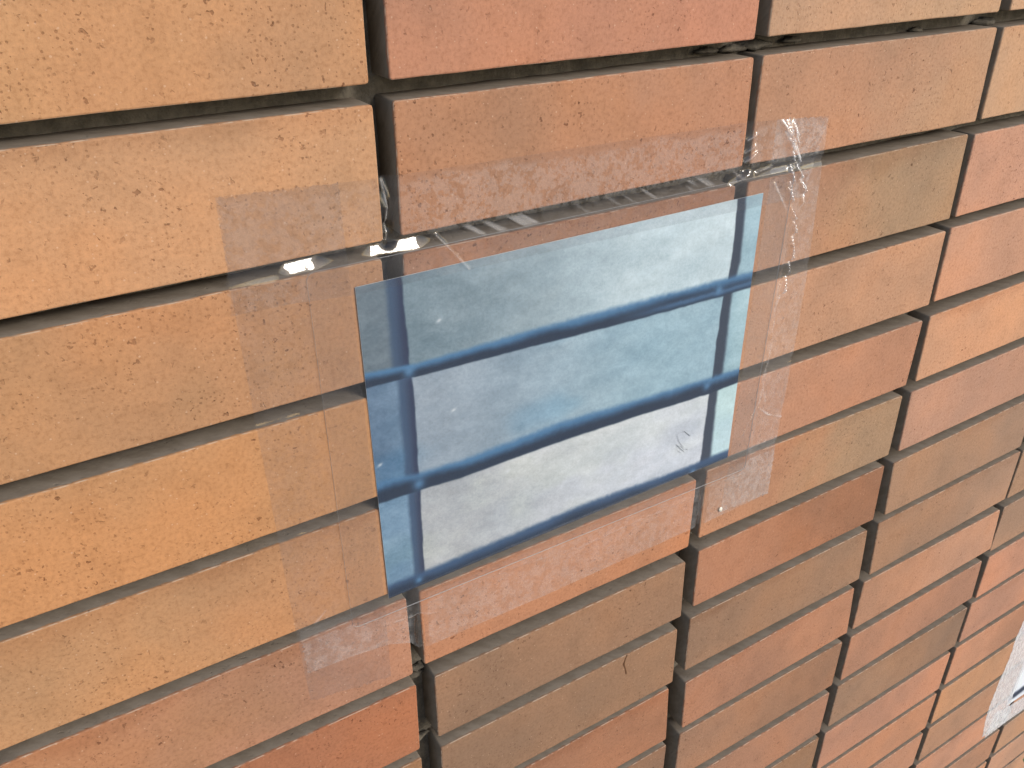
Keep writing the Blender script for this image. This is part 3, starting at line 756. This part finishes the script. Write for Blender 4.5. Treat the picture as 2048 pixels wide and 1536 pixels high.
# ------------------------------------------------------------------ the next print along the wall
bl = hit(2014, 1412, -0.002)
P2 = np.array([[bl[0]+0.012, bl[1]-0.215], [bl[0]+0.292, bl[1]-0.20], [bl[0]+0.285, bl[1]+0.015], [bl[0], bl[1]]])
def ink2(x, y):
    base = np.ones(x.shape+(3,))*np.array([240, 245, 252.0])+(fbm(x*40, y*40, 91, 4)*12)[..., None]
    la_, lb_ = hit(2012, 1404, -0.002), hit(2048, 1376, -0.002); sl = (lb_[1]-la_[1])/(lb_[0]-la_[0])
    for off, wd in ((0.0, 0.0075), (0.074, 0.0065), (0.148, 0.0065)):
        yy = la_[1]+(x-la_[0])*sl-off+fbm(x*60, y*0, 14, 2)*0.002
        m = np.exp(-((y-yy)/wd)**4)
        base = base*(1-m[..., None])+np.array([58, 66, 84])*m[..., None]
    m = np.exp(-((x-bl[0]-0.055)/0.005)**4); base = base*(1-m[..., None])+np.array([62, 70, 88])*m[..., None]
    return np.clip(base, 10, 250)
root2 = empty('laminated_print', W(*(P2.mean(0)), -0.0015))
tag(root2, 'white print with dark lines under cloudy crinkled tape, low on the wall', 'print')
sheet('printed_photo', P2, 120, 90, lambda x, y: np.full_like(x, -0.0016), [M_PRINT, M_PAPER], root2, ink2, 0.0014)
def hazy_depth(x, y):
    d = sd_quad(x, y, P2); w = sstep(-0.006, 0.001, d)
    return -(0.0005*(1-w)+0.0020*w+0.0009*np.abs(fbm(x*170-y*60, y*45, 51, 3))*1.2)
def hazy(name, ea, eb, label):
    a = polyline(ea, 150); b = polyline(eb, 150); t = np.linspace(0, 1, 60)[:, None, None]
    P = a[None]*(1-t)+b[None]*t
    tt = np.linspace(0, 1, 60)[:, None]; s = np.linspace(0, 1, 150)[None]
    P = P+(fbm(s*40, tt*3, 64, 3)*0.0016)[..., None]*np.array([1.0, 0.6])
    x, y = P[..., 0], P[..., 1]; d = hazy_depth(x, y)
    e1 = P[0, 1]-P[0, 0]; e2 = P[1, 0]-P[0, 0]
    if e1[0]*e2[1]-e1[1]*e2[0] < 0: x, y, d = x[:, ::-1], y[:, ::-1], d[:, ::-1]
    r = empty(name, W(x.mean(), y.mean(), 0)); tag(r, label, 'tape', 'cloudy tape on the white print')
    grid_sheet('film', x, y, d, [M_HAZY, M_EDGE], r, None, 0.0002); return r
la, lb = hit(2050, 1232), hit(1961, 1466); lc = hit(2013, 1443)
x0 = lb[0]; yb2 = hit(1966, 1476)[1]
left_e = np.array([[la[0]-0.02, P2[0, 1]-0.03], la, hit(2031, 1277), hit(2013, 1328), hit(1998, 1361), hit(1974, 1424), hit(1963, 1474)])
right_e = np.array([[P2[0, 0]+0.008, P2[0, 1]-0.03], [P2[0, 0]+0.008, P2[0, 1]+0.02], [bl[0]+0.006, bl[1]-0.06], [bl[0]+0.006, bl[1]-0.01], hit(2013, 1443)+[0.0, -0.002]])
hazy('tape_strip', left_e, right_e, 'cloudy crinkled tape strip along the upright edge of the white print')
hazy('tape_strip', np.array([hit(1990, 1424), hit(2016, 1412), hit(2049, 1392), [bl[0]+0.31, bl[1]+0.012]]), np.array([hit(1968, 1476), hit(2013, 1442), hit(2049, 1417), [bl[0]+0.31, bl[1]+0.055]]),
     'cloudy crinkled tape strip under the white print')

# ------------------------------------------------------------------ small plant at the foot of the wall
def leaf_material():
    N = NT('green_leaf'); tc = N.n('ShaderNodeTexCoord')
    n = N.noise(tc.outputs['Object'], 60.0, 3.0)
    c = N.mix(n, (0.045, 0.085, 0.025, 1), (0.10, 0.15, 0.05, 1))
    b = N.n('ShaderNodeBsdfPrincipled'); N.l(c, b.inputs['Base Color']); b.inputs['Roughness'].default_value = 0.5
    N.l(b.outputs[0], N.out.inputs[0]); return N.m
M_LEAF = leaf_material(); M_STEM = plain('green_stem', (0.10, 0.12, 0.05), 0.7)
pb = hit(2075, 1560, -0.03)
plant = empty('weed', Vector((pb[0]+0.06, -0.06, 0.0)))
tag(plant, 'small green leafy weed growing at the foot of the brick wall', 'plant')
tip = W(*hit(2046, 1537, -0.02), -0.02)
leafV = []; leafF = []; stemV = []; stemF = []
for i in range(14):
    ang = i*2.4; h = 0.09+0.055*((i*7) % 5)/4
    base = Vector((plant.location.x, plant.location.y, 0))
    end = base+Vector((math.cos(ang)*0.05, math.sin(ang)*0.04, h)) if i else tip+Vector((0.012, -0.002, -0.004))
    k = len(stemV)
    for (p, w_) in ((base, 0.0016), ((base+end)/2+Vector((0, 0, 0.012)), 0.0013), (end, 0.0009)):
        for j in range(3): stemV.append(p+Vector((math.cos(j*2.1)*w_, math.sin(j*2.1)*w_, 0)))
    for s in range(2):
        for j in range(3): stemF.append((k+s*3+j, k+s*3+(j+1) % 3, k+s*3+3+(j+1) % 3, k+s*3+3+j))
    for m in range(7):
        f = 0.35+0.65*m/6
        p = base.lerp(end, f)+Vector((0, 0, 0.012*4*f*(1-f)))
        la_ = ang+m*2.2; L = 0.022+0.010*((i+m) % 3); wv_ = L*0.34
        dr = Vector((math.cos(la_), math.sin(la_), 0.25)).normalized(); sdv = dr.cross(Vector((0, 0, 1))).normalized()
        k2 = len(leafV)
        for (tt_, ww_) in ((0, 0.05), (0.25, 0.75), (0.5, 1.0), (0.8, 0.6), (1.0, 0.05)):
            c_ = p+dr*L*tt_+Vector((0, 0, -0.006*tt_*tt_))
            leafV += [c_-sdv*wv_*ww_+Vector((0, 0, 0.002)), c_, c_+sdv*wv_*ww_+Vector((0, 0, 0.002))]
        for s in range(4):
            b_ = k2+3*s; leafF += [(b_, b_+3, b_+4, b_+1), (b_+1, b_+4, b_+5, b_+2)]
# keep the foliage just clear of the brick faces
leafV = [Vector((v.x, min(v.y, -0.002), max(v.z, 0.002))) for v in leafV]
stemV = [Vector((v.x, min(v.y, -0.002), v.z)) for v in stemV]
mesh_obj('foliage', leafV, leafF, M_LEAF, plant, smooth=True)
mesh_obj('stems', stemV, stemF, M_STEM, plant, smooth=True)
